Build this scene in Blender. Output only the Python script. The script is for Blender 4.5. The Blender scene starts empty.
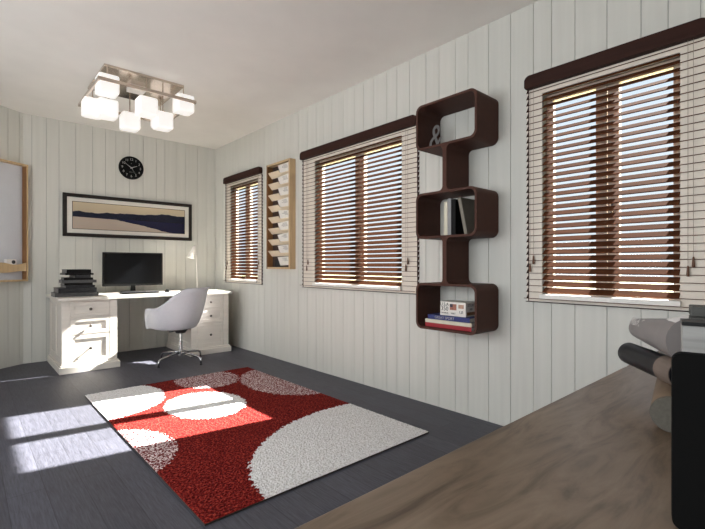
import bpy, bmesh, math, random
from mathutils import Vector, Matrix
random.seed(7)
S = bpy.context.scene
COL = S.collection
PI = math.pi

# ------------------------------------------------------------ materials
def lin(c):
    return tuple(((v/255)/12.92 if v/255 <= .04045 else ((v/255+.055)/1.055)**2.4) for v in c) + (1,)

def mat(name, rgb, rough=.6, metal=0, noise=None, var=.15, bump=0, bscale=60, spec=.5, emit=None, estr=0, stretch=None, coat=0):
    m = bpy.data.materials.new(name); m.use_nodes = True
    nt = m.node_tree; N = nt.nodes; L = nt.links
    b = N['Principled BSDF']
    c = lin(rgb)
    b.inputs['Base Color'].default_value = c
    b.inputs['Roughness'].default_value = rough
    b.inputs['Metallic'].default_value = metal
    b.inputs['Specular IOR Level'].default_value = spec
    b.inputs['Coat Weight'].default_value = coat
    if emit:
        b.inputs['Emission Color'].default_value = lin(emit)
        b.inputs['Emission Strength'].default_value = estr
    if noise or bump:
        tc = N.new('ShaderNodeTexCoord'); mp = N.new('ShaderNodeMapping')
        L.new(tc.outputs['Object'], mp.inputs['Vector'])
        if stretch: mp.inputs['Scale'].default_value = stretch
    if noise:
        n = N.new('ShaderNodeTexNoise'); n.inputs['Scale'].default_value = noise; n.inputs['Detail'].default_value = 6
        L.new(mp.outputs[0], n.inputs['Vector'])
        r = N.new('ShaderNodeValToRGB')
        r.color_ramp.elements[0].position = .3; r.color_ramp.elements[1].position = .7
        r.color_ramp.elements[0].color = tuple(v*(1-var) for v in c[:3])+(1,)
        r.color_ramp.elements[1].color = tuple(min(1, v*(1+var)) for v in c[:3])+(1,)
        L.new(n.outputs[0], r.inputs[0]); L.new(r.outputs[0], b.inputs['Base Color'])
    if bump:
        n2 = N.new('ShaderNodeTexNoise'); n2.inputs['Scale'].default_value = bscale; n2.inputs['Detail'].default_value = 4
        L.new(mp.outputs[0], n2.inputs['Vector'])
        bp = N.new('ShaderNodeBump'); bp.inputs['Strength'].default_value = bump; bp.inputs['Distance'].default_value = .004
        L.new(n2.outputs[0], bp.inputs['Height']); L.new(bp.outputs[0], b.inputs['Normal'])
    return m

M = {}
M['wall'] = mat('painted_boards', (206,205,197), .55, noise=9, var=.035, stretch=(3,3,.12))
M['wall_gap'] = mat('board_gap', (140,142,140), .8, noise=9, var=.05)
M['casing'] = mat('cream_casing', (224,214,200), .5, noise=9, var=.02, stretch=(3,3,.12))
M['ceiling'] = mat('ceiling_plaster', (232,229,223), .9, noise=3, var=.03, bump=.15, bscale=90)
M['white'] = mat('white_lacquer', (232,228,222), .45, noise=20, var=.02)
M['desk_white'] = mat('whitewashed_wood', (222,215,205), .5, noise=14, var=.05, stretch=(.3,3,3))
M['blind'] = mat('walnut_slat', (86,52,34), .85, spec=.03, noise=12, var=.25, stretch=(4,.3,4))
M['blind_rail'] = mat('walnut_rail', (48,23,15), .6, spec=.2, noise=12, var=.2, stretch=(4,.3,4))
M['tassel'] = mat('tassel_wood', (96,62,40), .5, noise=40, var=.15)
M['cord'] = mat('blind_cord', (150,135,115), .8, noise=60, var=.1)
M['shelf'] = mat('brown_laminate', (74,46,37), .6, spec=.2, noise=30, var=.06)
M['oak'] = mat('light_oak', (196,168,128), .55, noise=10, var=.12, stretch=(4,4,.3))
M['oak_dark'] = mat('brown_oak', (128,88,50), .55, noise=10, var=.15, stretch=(4,4,.3))
M['pocket'] = mat('birch_pocket', (224,206,178), .55, noise=10, var=.05)
M['dark_brown'] = mat('dark_brown_board', (62,46,38), .6, noise=10, var=.15)
M['paper'] = mat('card_paper', (226,222,214), .7, noise=30, var=.03)
M['ink'] = mat('printed_ink', (58,56,58), .7, noise=30, var=.1)
M['greyink'] = mat('grey_ink', (128,124,122), .7, noise=30, var=.1)
M['black'] = mat('black_plastic', (7,7,8), .4, spec=.25, noise=30, var=.1)
M['matte_black'] = mat('matte_black', (5,5,5), .8, noise=30, var=.1, spec=.15)
M['screen'] = mat('dark_screen', (12,13,15), .2, spec=.3, noise=8, var=.05)
M['chrome'] = mat('brushed_steel', (190,190,192), .25, 1, noise=50, var=.05)
M['nickel'] = mat('satin_nickel', (206,192,178), .16, 1, noise=4, var=.12)
M['knob'] = mat('pewter_knob', (96,90,84), .35, 1, noise=50, var=.05)
M['chair'] = mat('light_grey_shell', (206,206,212), .42, noise=40, var=.02)
M['pad_dark'] = mat('dark_rubber', (50,50,52), .7, noise=40, var=.1)
M['glass_lamp'] = mat('opal_glass', (190,190,190), .3, noise=5, var=.01, emit=(255,250,244), estr=.68)
M['frame_dark'] = mat('dark_frame_wood', (38,33,30), .5, spec=.25, noise=20, var=.15)
M['mat_board'] = mat('white_mat_board', (214,210,202), .8, noise=30, var=.02)
M['clock_face'] = mat('black_clock_face', (8,8,9), .6, spec=.15, noise=30, var=.1)
M['clock_white'] = mat('pale_numeral', (168,166,164), .5, noise=30, var=.05)
M['red_book'] = mat('red_cover', (150,24,36), .5, noise=30, var=.08)
M['blue_book'] = mat('blue_cover', (20,36,100), .5, noise=30, var=.08)
M['cream_book'] = mat('cream_cover', (206,200,180), .6, noise=30, var=.05)
M['grey_book'] = mat('grey_cover', (142,142,142), .6, noise=30, var=.05)
M['taupe_book'] = mat('taupe_cover', (120,114,102), .6, noise=30, var=.05)
M['flag_red'] = mat('brown_red_print', (150,96,80), .6, noise=60, var=.3)
M['flag_blue'] = mat('dark_blue_print', (50,44,60), .6, noise=60, var=.2)
M['pink_print'] = mat('pinkish_print', (178,140,120), .6, noise=60, var=.2)
M['backpanel'] = mat('pale_grey_panel', (204,206,212), .6, noise=10, var=.02)
M['roll_grey'] = mat('grey_paper_roll', (128,122,120), .5, noise=14, var=.08)
M['roll_light'] = mat('light_grey_paper', (196,190,186), .6, noise=14, var=.05)
M['roll_black'] = mat('black_glossy_paper', (18,19,24), .4, spec=.3, noise=14, var=.2)
M['roll_taupe'] = mat('brown_grey_paper', (112,98,88), .6, noise=14, var=.15)
M['roll_beige'] = mat('beige_paper_roll', (118,98,78), .7, noise=14, var=.1)
M['roll_end'] = mat('speckled_grey_end', (98,94,86), .9, spec=.1, noise=160, var=.1)
M['grey_wood'] = mat('grey_washed_wood', (150,149,146), .6, noise=8, var=.3, stretch=(.5,.5,7))
M['charcoal_wood'] = mat('charcoal_wood', (66,66,62), .6, noise=20, var=.25)
M['vinyl_frame'] = mat('cream_window_frame', (224,214,200), .5, noise=10, var=.02)
M['mirror_wood'] = M['oak']
M['darkgrey'] = mat('dark_grey_cover', (44,44,46), .6, spec=.25, noise=40, var=.25)
M['midgrey'] = mat('mid_grey_cover', (78,78,78), .6, spec=.25, noise=40, var=.3, stretch=(1,1,8))
M['blackcov'] = mat('black_cover', (9,8,9), .6, spec=.2, noise=40, var=.2)

def glass_mat():
    m = bpy.data.materials.new('window_glass'); m.use_nodes = True
    nt = m.node_tree; N = nt.nodes; L = nt.links; N.clear()
    o = N.new('ShaderNodeOutputMaterial'); mx = N.new('ShaderNodeMixShader')
    t = N.new('ShaderNodeBsdfTransparent'); g = N.new('ShaderNodeBsdfGlossy'); g.inputs['Roughness'].default_value = .02
    t.inputs[0].default_value = (.96,.97,.97,1)
    lw = N.new('ShaderNodeLayerWeight'); lw.inputs[0].default_value = .5
    p5 = N.new('ShaderNodeMath'); p5.operation = 'POWER'; p5.inputs[1].default_value = 5; L.new(lw.outputs['Facing'], p5.inputs[0])
    f = N.new('ShaderNodeMath'); f.operation = 'MULTIPLY_ADD'; f.inputs[1].default_value = .8; f.inputs[2].default_value = .03; L.new(p5.outputs[0], f.inputs[0])
    L.new(f.outputs[0], mx.inputs[0]); L.new(t.outputs[0], mx.inputs[1]); L.new(g.outputs[0], mx.inputs[2]); L.new(mx.outputs[0], o.inputs[0])
    return m
M['glass'] = glass_mat()

def floor_mat():
    m = bpy.data.materials.new('dark_grey_floorboards'); m.use_nodes = True
    nt = m.node_tree; N = nt.nodes; L = nt.links; b = N['Principled BSDF']
    tc = N.new('ShaderNodeTexCoord')
    mp = N.new('ShaderNodeMapping'); mp.inputs['Rotation'].default_value = (0,0,PI/2)
    L.new(tc.outputs['Object'], mp.inputs[0])
    br = N.new('ShaderNodeTexBrick'); br.inputs['Scale'].default_value = 1
    br.inputs['Brick Width'].default_value = 1.3; br.inputs['Row Height'].default_value = .15; br.inputs['Mortar Size'].default_value = .0018
    br.offset = .37
    br.inputs['Color1'].default_value = lin((70,70,78)); br.inputs['Color2'].default_value = lin((79,79,88)); br.inputs['Mortar'].default_value = lin((54,54,60))
    L.new(mp.outputs[0], br.inputs['Vector'])
    m2 = N.new('ShaderNodeMapping'); m2.inputs['Scale'].default_value = (26,1.6,1)
    L.new(tc.outputs['Object'], m2.inputs[0])
    n = N.new('ShaderNodeTexNoise'); n.inputs['Scale'].default_value = 5; n.inputs['Detail'].default_value = 8; n.inputs['Roughness'].default_value = .7
    L.new(m2.outputs[0], n.inputs['Vector'])
    r = N.new('ShaderNodeValToRGB'); r.color_ramp.elements[0].position = .3; r.color_ramp.elements[1].position = .72
    r.color_ramp.elements[0].color = (.5,.5,.51,1); r.color_ramp.elements[1].color = (1.35,1.35,1.36,1)
    L.new(n.outputs[0], r.inputs[0])
    mx = N.new('ShaderNodeMix'); mx.data_type = 'RGBA'; mx.blend_type = 'MULTIPLY'; mx.inputs[0].default_value = 1
    L.new(br.outputs[0], mx.inputs[6]); L.new(r.outputs[0], mx.inputs[7]); L.new(mx.outputs[2], b.inputs['Base Color'])
    b.inputs['Roughness'].default_value = .5; b.inputs['Specular IOR Level'].default_value = .35
    bp = N.new('ShaderNodeBump'); bp.inputs['Strength'].default_value = .25; bp.inputs['Distance'].default_value = .003
    L.new(n.outputs[0], bp.inputs['Height']); L.new(bp.outputs[0], b.inputs['Normal'])
    return m
M['floor'] = floor_mat()

def worktop_mat():
    m = bpy.data.materials.new('brown_grained_worktop'); m.use_nodes = True
    nt = m.node_tree; N = nt.nodes; L = nt.links; b = N['Principled BSDF']
    tc = N.new('ShaderNodeTexCoord')
    mp = N.new('ShaderNodeMapping'); mp.inputs['Scale'].default_value = (1.3,6,4)
    L.new(tc.outputs['Object'], mp.inputs[0])
    n = N.new('ShaderNodeTexNoise'); n.inputs['Scale'].default_value = 2.6; n.inputs['Detail'].default_value = 7; n.inputs['Distortion'].default_value = 1.4
    n.inputs['Roughness'].default_value = .6
    L.new(mp.outputs[0], n.inputs['Vector'])
    r = N.new('ShaderNodeValToRGB'); e = r.color_ramp.elements
    e[0].position = .32; e[0].color = lin((78,62,48)); e[1].position = .75; e[1].color = lin((138,120,102))
    x = e.new(.5); x.color = lin((116,98,80))
    L.new(n.outputs[0], r.inputs[0]); L.new(r.outputs[0], b.inputs['Base Color'])
    b.inputs['Roughness'].default_value = .38; b.inputs['Specular IOR Level'].default_value = .5
    return m
M['worktop'] = worktop_mat()

def rug_mat():
    m = bpy.data.materials.new('shaggy_rug_pattern'); m.use_nodes = True
    nt = m.node_tree; N = nt.nodes; L = nt.links; b = N['Principled BSDF']
    tc = N.new('ShaderNodeTexCoord')
    wn = N.new('ShaderNodeTexNoise'); wn.inputs['Scale'].default_value = 45; wn.inputs['Detail'].default_value = 3
    L.new(tc.outputs['Object'], wn.inputs['Vector'])
    sub = N.new('ShaderNodeVectorMath'); sub.operation = 'SUBTRACT'; sub.inputs[1].default_value = (.5,.5,.5)
    L.new(wn.outputs['Color'], sub.inputs[0])
    sc = N.new('ShaderNodeVectorMath'); sc.operation = 'SCALE'; sc.inputs['Scale'].default_value = .09
    L.new(sub.outputs[0], sc.inputs[0])
    ad = N.new('ShaderNodeVectorMath'); ad.operation = 'ADD'
    L.new(tc.outputs['Object'], ad.inputs[0]); L.new(sc.outputs[0], ad.inputs[1])
    def ell(cx, cy, rx, ry):
        s = N.new('ShaderNodeVectorMath'); s.operation = 'SUBTRACT'; s.inputs[1].default_value = (cx,cy,0); L.new(ad.outputs[0], s.inputs[0])
        d = N.new('ShaderNodeVectorMath'); d.operation = 'MULTIPLY'; d.inputs[1].default_value = (1/rx,1/ry,0); L.new(s.outputs[0], d.inputs[0])
        l = N.new('ShaderNodeVectorMath'); l.operation = 'LENGTH'; L.new(d.outputs[0], l.inputs[0])
        c = N.new('ShaderNodeMath'); c.operation = 'LESS_THAN'; c.inputs[1].default_value = 1; L.new(l.outputs['Value'], c.inputs[0])
        return c.outputs[0]
    def mx(a, bb):
        o = N.new('ShaderNodeMath'); o.operation = 'MAXIMUM'; L.new(a, o.inputs[0]); L.new(bb, o.inputs[1]); return o.outputs[0]
    solid = mx(mx(ell(2.05-X0, 1.72-Y0, 1.01, .84), ell(1.41-X0, 3.29-Y0, .29, .35)), ell(.80-X0, 3.92-Y0, .48, .51))
    speck = mx(mx(ell(1.73-X0, 4.01-Y0, .285, .335), ell(2.31-X0, 3.47-Y0, .42, .56)), ell(.66-X0, 2.77-Y0, .31, .40))
    fn = N.new('ShaderNodeTexNoise'); fn.inputs['Scale'].default_value = 85; fn.inputs['Detail'].default_value = 3
    L.new(tc.outputs['Object'], fn.inputs['Vector'])
    def ramp(inp, cols):
        r = N.new('ShaderNodeValToRGB'); e = r.color_ramp.elements
        e[0].position, e[0].color = cols[0][0], lin(cols[0][1]); e[1].position, e[1].color = cols[-1][0], lin(cols[-1][1])
        for p, c in cols[1:-1]:
            q = e.new(p); q.color = lin(c)
        L.new(inp, r.inputs[0]); return r.outputs[0]
    red = ramp(fn.outputs[0], [(.32,(58,8,10)),(.5,(106,22,20)),(.68,(164,60,48))])
    whi = ramp(fn.outputs[0], [(.3,(186,180,174)),(.52,(230,228,227))])
    spk = ramp(fn.outputs[0], [(.44,(96,16,22)),(.5,(150,92,92)),(.56,(226,214,212))])
    def mix(f, a, bb):
        q = N.new('ShaderNodeMix'); q.data_type = 'RGBA'; L.new(f, q.inputs[0]); L.new(a, q.inputs[6]); L.new(bb, q.inputs[7]); return q.outputs[2]
    c = mix(solid, mix(speck, red, spk), whi)
    L.new(c, b.inputs['Base Color']); b.inputs['Roughness'].default_value = .95; b.inputs['Specular IOR Level'].default_value = .1
    bp = N.new('ShaderNodeBump'); bp.inputs['Strength'].default_value = .8; bp.inputs['Distance'].default_value = .008
    L.new(fn.outputs[0], bp.inputs['Height']); L.new(bp.outputs[0], b.inputs['Normal'])
    return m

def lake_mat():
    m = bpy.data.materials.new('lake_photograph'); m.use_nodes = True
    nt = m.node_tree; N = nt.nodes; L = nt.links; b = N['Principled BSDF']
    tc = N.new('ShaderNodeTexCoord'); sp = N.new('ShaderNodeSeparateXYZ'); L.new(tc.outputs['Object'], sp.inputs[0])
    # object origin at picture centre; x -0.58..0.58, z -0.15..0.15
    mp = N.new('ShaderNodeMapping'); mp.inputs['Scale'].default_value = (4,0,0); L.new(tc.outputs['Object'], mp.inputs[0])
    n = N.new('ShaderNodeTexNoise'); n.inputs['Scale'].default_value = 1; n.inputs['Detail'].default_value = 6; L.new(mp.outputs[0], n.inputs['Vector'])
    def math_(op, a, bb):
        q = N.new('ShaderNodeMath'); q.operation = op
        for i, v in enumerate((a, bb)):
            if isinstance(v, (int, float)): q.inputs[i].default_value = v
            else: L.new(v, q.inputs[i])
        return q.outputs[0]
    x, z = sp.outputs[0], sp.outputs[2]
    ridge = math_('ADD', math_('MULTIPLY', math_('SUBTRACT', n.outputs[0], .5), .10), math_('ADD', .060, math_('MULTIPLY', x, .035)))
    shore = math_('SUBTRACT', -.020, math_('MULTIPLY', x, .006))
    inmount = math_('MULTIPLY', math_('LESS_THAN', z, ridge), math_('GREATER_THAN', z, shore))
    below = math_('LESS_THAN', z, shore)
    refl = math_('LESS_THAN', math_('ABSOLUTE', math_('SUBTRACT', z, math_('SUBTRACT', -.027, math_('MULTIPLY', x, .02))), 0), math_('ADD', .004, math_('MAXIMUM', math_('MULTIPLY', math_('ADD', x, math_('MULTIPLY', n.outputs[0], .4)), .17), 0)))
    r = N.new('ShaderNodeValToRGB'); e = r.color_ramp.elements
    e[0].position = 0; e[0].color = lin((150,132,118)); e[1].position = 1; e[1].color = lin((196,180,152))
    L.new(math_('ADD', .5, math_('MULTIPLY', z, 3)), r.inputs[0])
    def mix(f, a, col):
        q = N.new('ShaderNodeMix'); q.data_type = 'RGBA'; L.new(f, q.inputs[0]); L.new(a, q.inputs[6]); q.inputs[7].default_value = lin(col); return q.outputs[2]
    c = mix(below, r.outputs[0], (176,160,146)); c = mix(math_('MULTIPLY', refl, below), c, (22,24,52)); c = mix(inmount, c, (18,22,44))
    L.new(c, b.inputs['Base Color']); b.inputs['Roughness'].default_value = .25
    return m

# ------------------------------------------------------------ mesh helpers
def link(name, me, m, parent=None):
    o = bpy.data.objects.new(name, me); COL.objects.link(o)
    if m is not None:
        for q in (m if isinstance(m, (list, tuple)) else [m]): me.materials.append(q)
    if parent: o.parent = parent
    return o
def obj(name, bm, m, parent=None, smooth=False, bevel=0, seg=2):
    me = bpy.data.meshes.new(name); bmesh.ops.recalc_face_normals(bm, faces=bm.faces[:]); bm.to_mesh(me); bm.free()
    if smooth:
        for p in me.polygons: p.use_smooth = True
    o = link(name, me, m, parent)
    if bevel:
        b = o.modifiers.new('bevel', 'BEVEL'); b.width = bevel; b.segments = seg; b.limit_method = 'ANGLE'; b.angle_limit = .6
    return o
def box(bm, x0, x1, y0, y1, z0, z1, mi=0, mtx=None):
    vs = [bm.verts.new((x,y,z)) for x in (x0,x1) for y in (y0,y1) for z in (z0,z1)]
    if mtx: 
        for v in vs: v.co = mtx @ v.co
    for a,b,c,d in ((0,1,3,2),(4,6,7,5),(0,4,5,1),(2,3,7,6),(0,2,6,4),(1,5,7,3)):
        f = bm.faces.new((vs[a],vs[b],vs[c],vs[d])); f.material_index = mi
    return vs
def tube(bm, pts, r, n=12, caps=True, mi=0):
    pts = [Vector(p) for p in pts]; rings = []
    rs = r if isinstance(r, (list, tuple)) else [r]*len(pts)
    t0 = (pts[1]-pts[0]).normalized()
    up = Vector((0,0,1)) if abs(t0.z) < .9 else Vector((1,0,0))
    u = t0.cross(up).normalized()
    for i, p in enumerate(pts):
        t = ((pts[min(i+1,len(pts)-1)]-p).normalized() + (p-pts[max(i-1,0)]).normalized()).normalized()
        u = (u - t*u.dot(t)).normalized(); w = t.cross(u)
        rings.append([bm.verts.new(p + (u*math.cos(2*PI*k/n) + w*math.sin(2*PI*k/n))*rs[i]) for k in range(n)])
    for a, b in zip(rings, rings[1:]):
        for k in range(n):
            f = bm.faces.new((a[k], a[(k+1)%n], b[(k+1)%n], b[k])); f.material_index = mi
    if caps:
        bm.faces.new(rings[0][::-1]).material_index = mi; bm.faces.new(rings[-1]).material_index = mi
def lathe(bm, prof, n=24, c=(0,0,0), mtx=None):
    rings = []
    for r, z in prof:
        ring = []
        for k in range(n):
            v = Vector((r*math.cos(2*PI*k/n), r*math.sin(2*PI*k/n), z))
            v = (mtx @ v) if mtx else v + Vector(c)
            ring.append(bm.verts.new(v))
        rings.append(ring)
    for a, b in zip(rings, rings[1:]):
        for k in range(n): bm.faces.new((a[k], a[(k+1)%n], b[(k+1)%n], b[k]))
    bm.faces.new(rings[0][::-1]); bm.faces.new(rings[-1])
def extrude_poly(bm, pts, vec):
    """pts: 3D outline; vec: extrusion"""
    a = [bm.verts.new(p) for p in pts]; b = [bm.verts.new(Vector(p)+Vector(vec)) for p in pts]
    bm.faces.new(a[::-1]); bm.faces.new(b)
    for i in range(len(a)):
        j = (i+1) % len(a); bm.faces.new((a[i], a[j], b[j], b[i]))
def rrect(w, h, r, n=6, cx=0, cy=0):
    out = []
    for sx, sy, a0 in ((1,1,0),(-1,1,90),(-1,-1,180),(1,-1,270)):
        for k in range(n+1):
            a = math.radians(a0+90*k/n)
            out.append((cx+sx*(w/2-r)+r*math.cos(a), cy+sy*(h/2-r)+r*math.sin(a)))
    return out
def tag(o, label=None, cat=None, group=None, kind=None):
    if label: o['label'] = label
    if cat: o['category'] = cat
    if group: o['group'] = group
    if kind: o['kind'] = kind
    return o
def thing(name, loc, label, cat, group=None, rz=0):
    o = bpy.data.objects.new(name, None); COL.objects.link(o); o.location = loc; o.rotation_euler = (0,0,rz); o.empty_display_size = .1
    return tag(o, label, cat, group)
def text(name, s, size, m, parent, loc, rot, extrude=.0006, align='CENTER'):
    cu = bpy.data.curves.new(name, 'FONT'); cu.body = s; cu.size = size; cu.extrude = extrude; cu.align_x = align; cu.align_y = 'CENTER'
    t = bpy.data.objects.new('tmp', cu); COL.objects.link(t); bpy.context.view_layer.update()
    me = bpy.data.meshes.new_from_object(t.evaluated_get(bpy.context.evaluated_depsgraph_get()))
    bpy.data.objects.remove(t); bpy.data.curves.remove(cu)
    o = link(name, me, m, parent)
    me.materials.clear(); me.materials.append(m)
    o.location = loc; o.rotation_euler = rot
    return o
def basis(xa, ya, za, o=(0,0,0)):
    return Matrix(((xa[0],ya[0],za[0],o[0]),(xa[1],ya[1],za[1],o[1]),(xa[2],ya[2],za[2],o[2]),(0,0,0,1)))

# ------------------------------------------------------------ room (metres); camera stands at x=0, y=0
H = 2.805; XR = 2.75; YB = 6.06; XL = -2.0; YF = -1.7
BEND = (.497, 6.06); LEFTP = (-2.0, 4.41)
def struct(name, bm, m): return tag(obj(name, bm, m), kind='structure')

bm = bmesh.new(); box(bm, XL-.15, XR+.11, YF-.15, YB+.15, -.12, 0); struct('floor', bm, M['floor'])
bm = bmesh.new(); box(bm, XL-.15, XR+.11, YF-.15, YB+.15, H, H+.12); struct('ceiling', bm, M['ceiling'])

WIN = [(.525,1.24,.885,.41,1.342), (2.43,3.645,3.02,2.255,3.862), (4.83,5.58,5.205,4.72,5.72)]  # y0,y1,mullion,blind0,blind1
Z0, Z1 = .905, 2.2
rw = [.122,.168,.175,.140,.117,.158,.165,.166,.110,.150,.128,.172,.14,.118,.16,.135]
def grooves(a, b, start, k0=0):
    g = [start]; k = k0
    while g[-1] < b: g.append(g[-1]+rw[k % len(rw)]); k += 1
    k = -1
    while g[0] > a: g.insert(0, g[0]-rw[k % len(rw)]); k -= 1
    return [v for v in g if a+.01 < v < b-.01]
GW = .0016
def plank_spans(a, b, start):
    g = [a] + grooves(a, b, start) + [b]
    return [(p+(GW if i else 0), q-(GW if i < len(g)-2 else 0)) for i, (p, q) in enumerate(zip(g, g[1:]))]
# right wall: masonry with three openings + boards
bm = bmesh.new()
ys = [YF] + sorted(sum([[w[0], w[1]] for w in WIN], [])) + [YB]
for i in range(0, len(ys), 2): box(bm, XR+.008, XR+.11, ys[i], ys[i+1], 0, H, 1)
for w in WIN:
    box(bm, XR+.008, XR+.11, w[0], w[1], 0, Z0, 1); box(bm, XR+.008, XR+.11, w[0], w[1], Z1, H, 1)
for p, q in plank_spans(YF, YB, .577):
    cuts = [p] + sorted(v for w in WIN for v in (w[0], w[1]) if p < v < q) + [q]
    for c, d in zip(cuts, cuts[1:]):
        mid = (c+d)/2
        if any(w[0] < mid < w[1] for w in WIN):
            box(bm, XR, XR+.008, c, d, 0, Z0); box(bm, XR, XR+.008, c, d, Z1, H)
        else: box(bm, XR, XR+.008, c, d, 0, H)
struct('wall_right', bm, [M['wall'], M['wall_gap']])
# back wall
bm = bmesh.new(); box(bm, BEND[0]-.01, XR+.11, YB+.008, YB+.15, 0, H, 1)
for p, q in plank_spans(BEND[0], XR, .553+.156): box(bm, p, q, YB, YB+.008, 0, H)
struct('wall_back', bm, [M['wall'], M['wall_gap']])
# slanted wall between back wall and left wall
tv = Vector((LEFTP[0]-BEND[0], LEFTP[1]-BEND[1], 0)); LW = tv.length; tv.normalize(); nv = Vector((-tv.y, tv.x, 0)); 
if nv.y > 0: nv = -nv
MS = basis(tv, -nv, (0,0,1), (BEND[0], BEND[1], 0))      # local x along the wall, local y away from the room
bm = bmesh.new(); box(bm, 0, LW, .008, .15, 0, H, 1, MS)
for p, q in plank_spans(0, LW, .045): box(bm, p, q, 0, .008, 0, H, 0, MS)
struct('wall_back_left', bm, [M['wall'], M['wall_gap']])
# left wall (out of view, openings added for the fill lights) and front wall
LW_FILL_GAPS = [(-.9,.9), (1.7,3.6)]
bm = bmesh.new(); yy = [YF] + [v for w in LW_FILL_GAPS for v in w] + [LEFTP[1]+.1]
for i in range(0, len(yy), 2): box(bm, XL-.12, XL, yy[i], yy[i+1], 0, H)
for a, b in LW_FILL_GAPS: box(bm, XL-.12, XL, a, b, 0, .85); box(bm, XL-.12, XL, a, b, 2.3, H)
struct('wall_left', bm, M['wall'])
bm = bmesh.new(); box(bm, XL-.12, XR+.11, YF-.12, YF, 0, H); struct('wall_front', bm, M['wall'])

# ------------------------------------------------------------ windows + blinds
def window(i, y0, y1, ym, b0, b1):
    t = bpy.data.objects.new('window_%d' % i, None); COL.objects.link(t); t.location = (XR+.06, (y0+y1)/2, Z0); t['kind'] = 'structure'
    cy, cx = (y0+y1)/2, XR+.06
    a, b = y0-cy, y1-cy; h = Z1-Z0; f = .042
    bm = bmesh.new()
    box(bm, 0, .04, a, a+f, 0, h); box(bm, 0, .04, b-f, b, 0, h)
    box(bm, 0, .04, a+f, b-f, 0, f); box(bm, 0, .04, a+f, b-f, h-f, h)
    m_ = ym-cy
    box(bm, -.003, .04, m_-.062, m_-.002, f, h-f); box(bm, 0, .042, m_+.002, m_+.062, f, h-f)
    obj('window_frame', bm, M['vinyl_frame'], t, bevel=.003)
    for p, q in ((a+f, m_-.062), (m_+.062, b-f)):
        bm = bmesh.new(); box(bm, .018, .022, p, q, f, h-f); obj('pane', bm, M['glass'], t)
    bm = bmesh.new(); box(bm, -.092, -.012, a-.018, b+.018, -.024, -.001)
    # the sill board: part in the reveal, nose just proud of the boards
    bm.free(); bm = bmesh.new(); box(bm, -.060, -.001, a+.001, b-.001, .0005, .012); box(bm, -.092, -.0645, a-.006, b+.006, -.018, .012)
    obj('window_sill', bm, M['white'], t, bevel=.002)
    bm = bmesh.new(); c0, c1 = b0-cy+.001, b1-cy-.001
    box(bm, -.064, -.0602, c0, a-.0005, -.035, 1.345); box(bm, -.064, -.0602, b+.0005, c1, -.035, 1.345)
    box(bm, -.064, -.0602, a-.0005, b+.0005, h+.0005, 1.345); box(bm, -.064, -.0602, a-.0005, b+.0005, -.035, -.0185)
    obj('casing', bm, M['casing'], t)
    bm = bmesh.new(); tube(bm, [(-.003, m_-.032, h*.44), (-.022, m_-.032, h*.44)], .007, 8); tube(bm, [(-.02, m_-.032, h*.44+.005), (-.02, m_-.032, h*.44-.075)], .006, 8)
    obj('window_handle', bm, M['chrome'], t, smooth=True)
    return t
for i, w in enumerate(WIN): window(i+1, *w)

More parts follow.
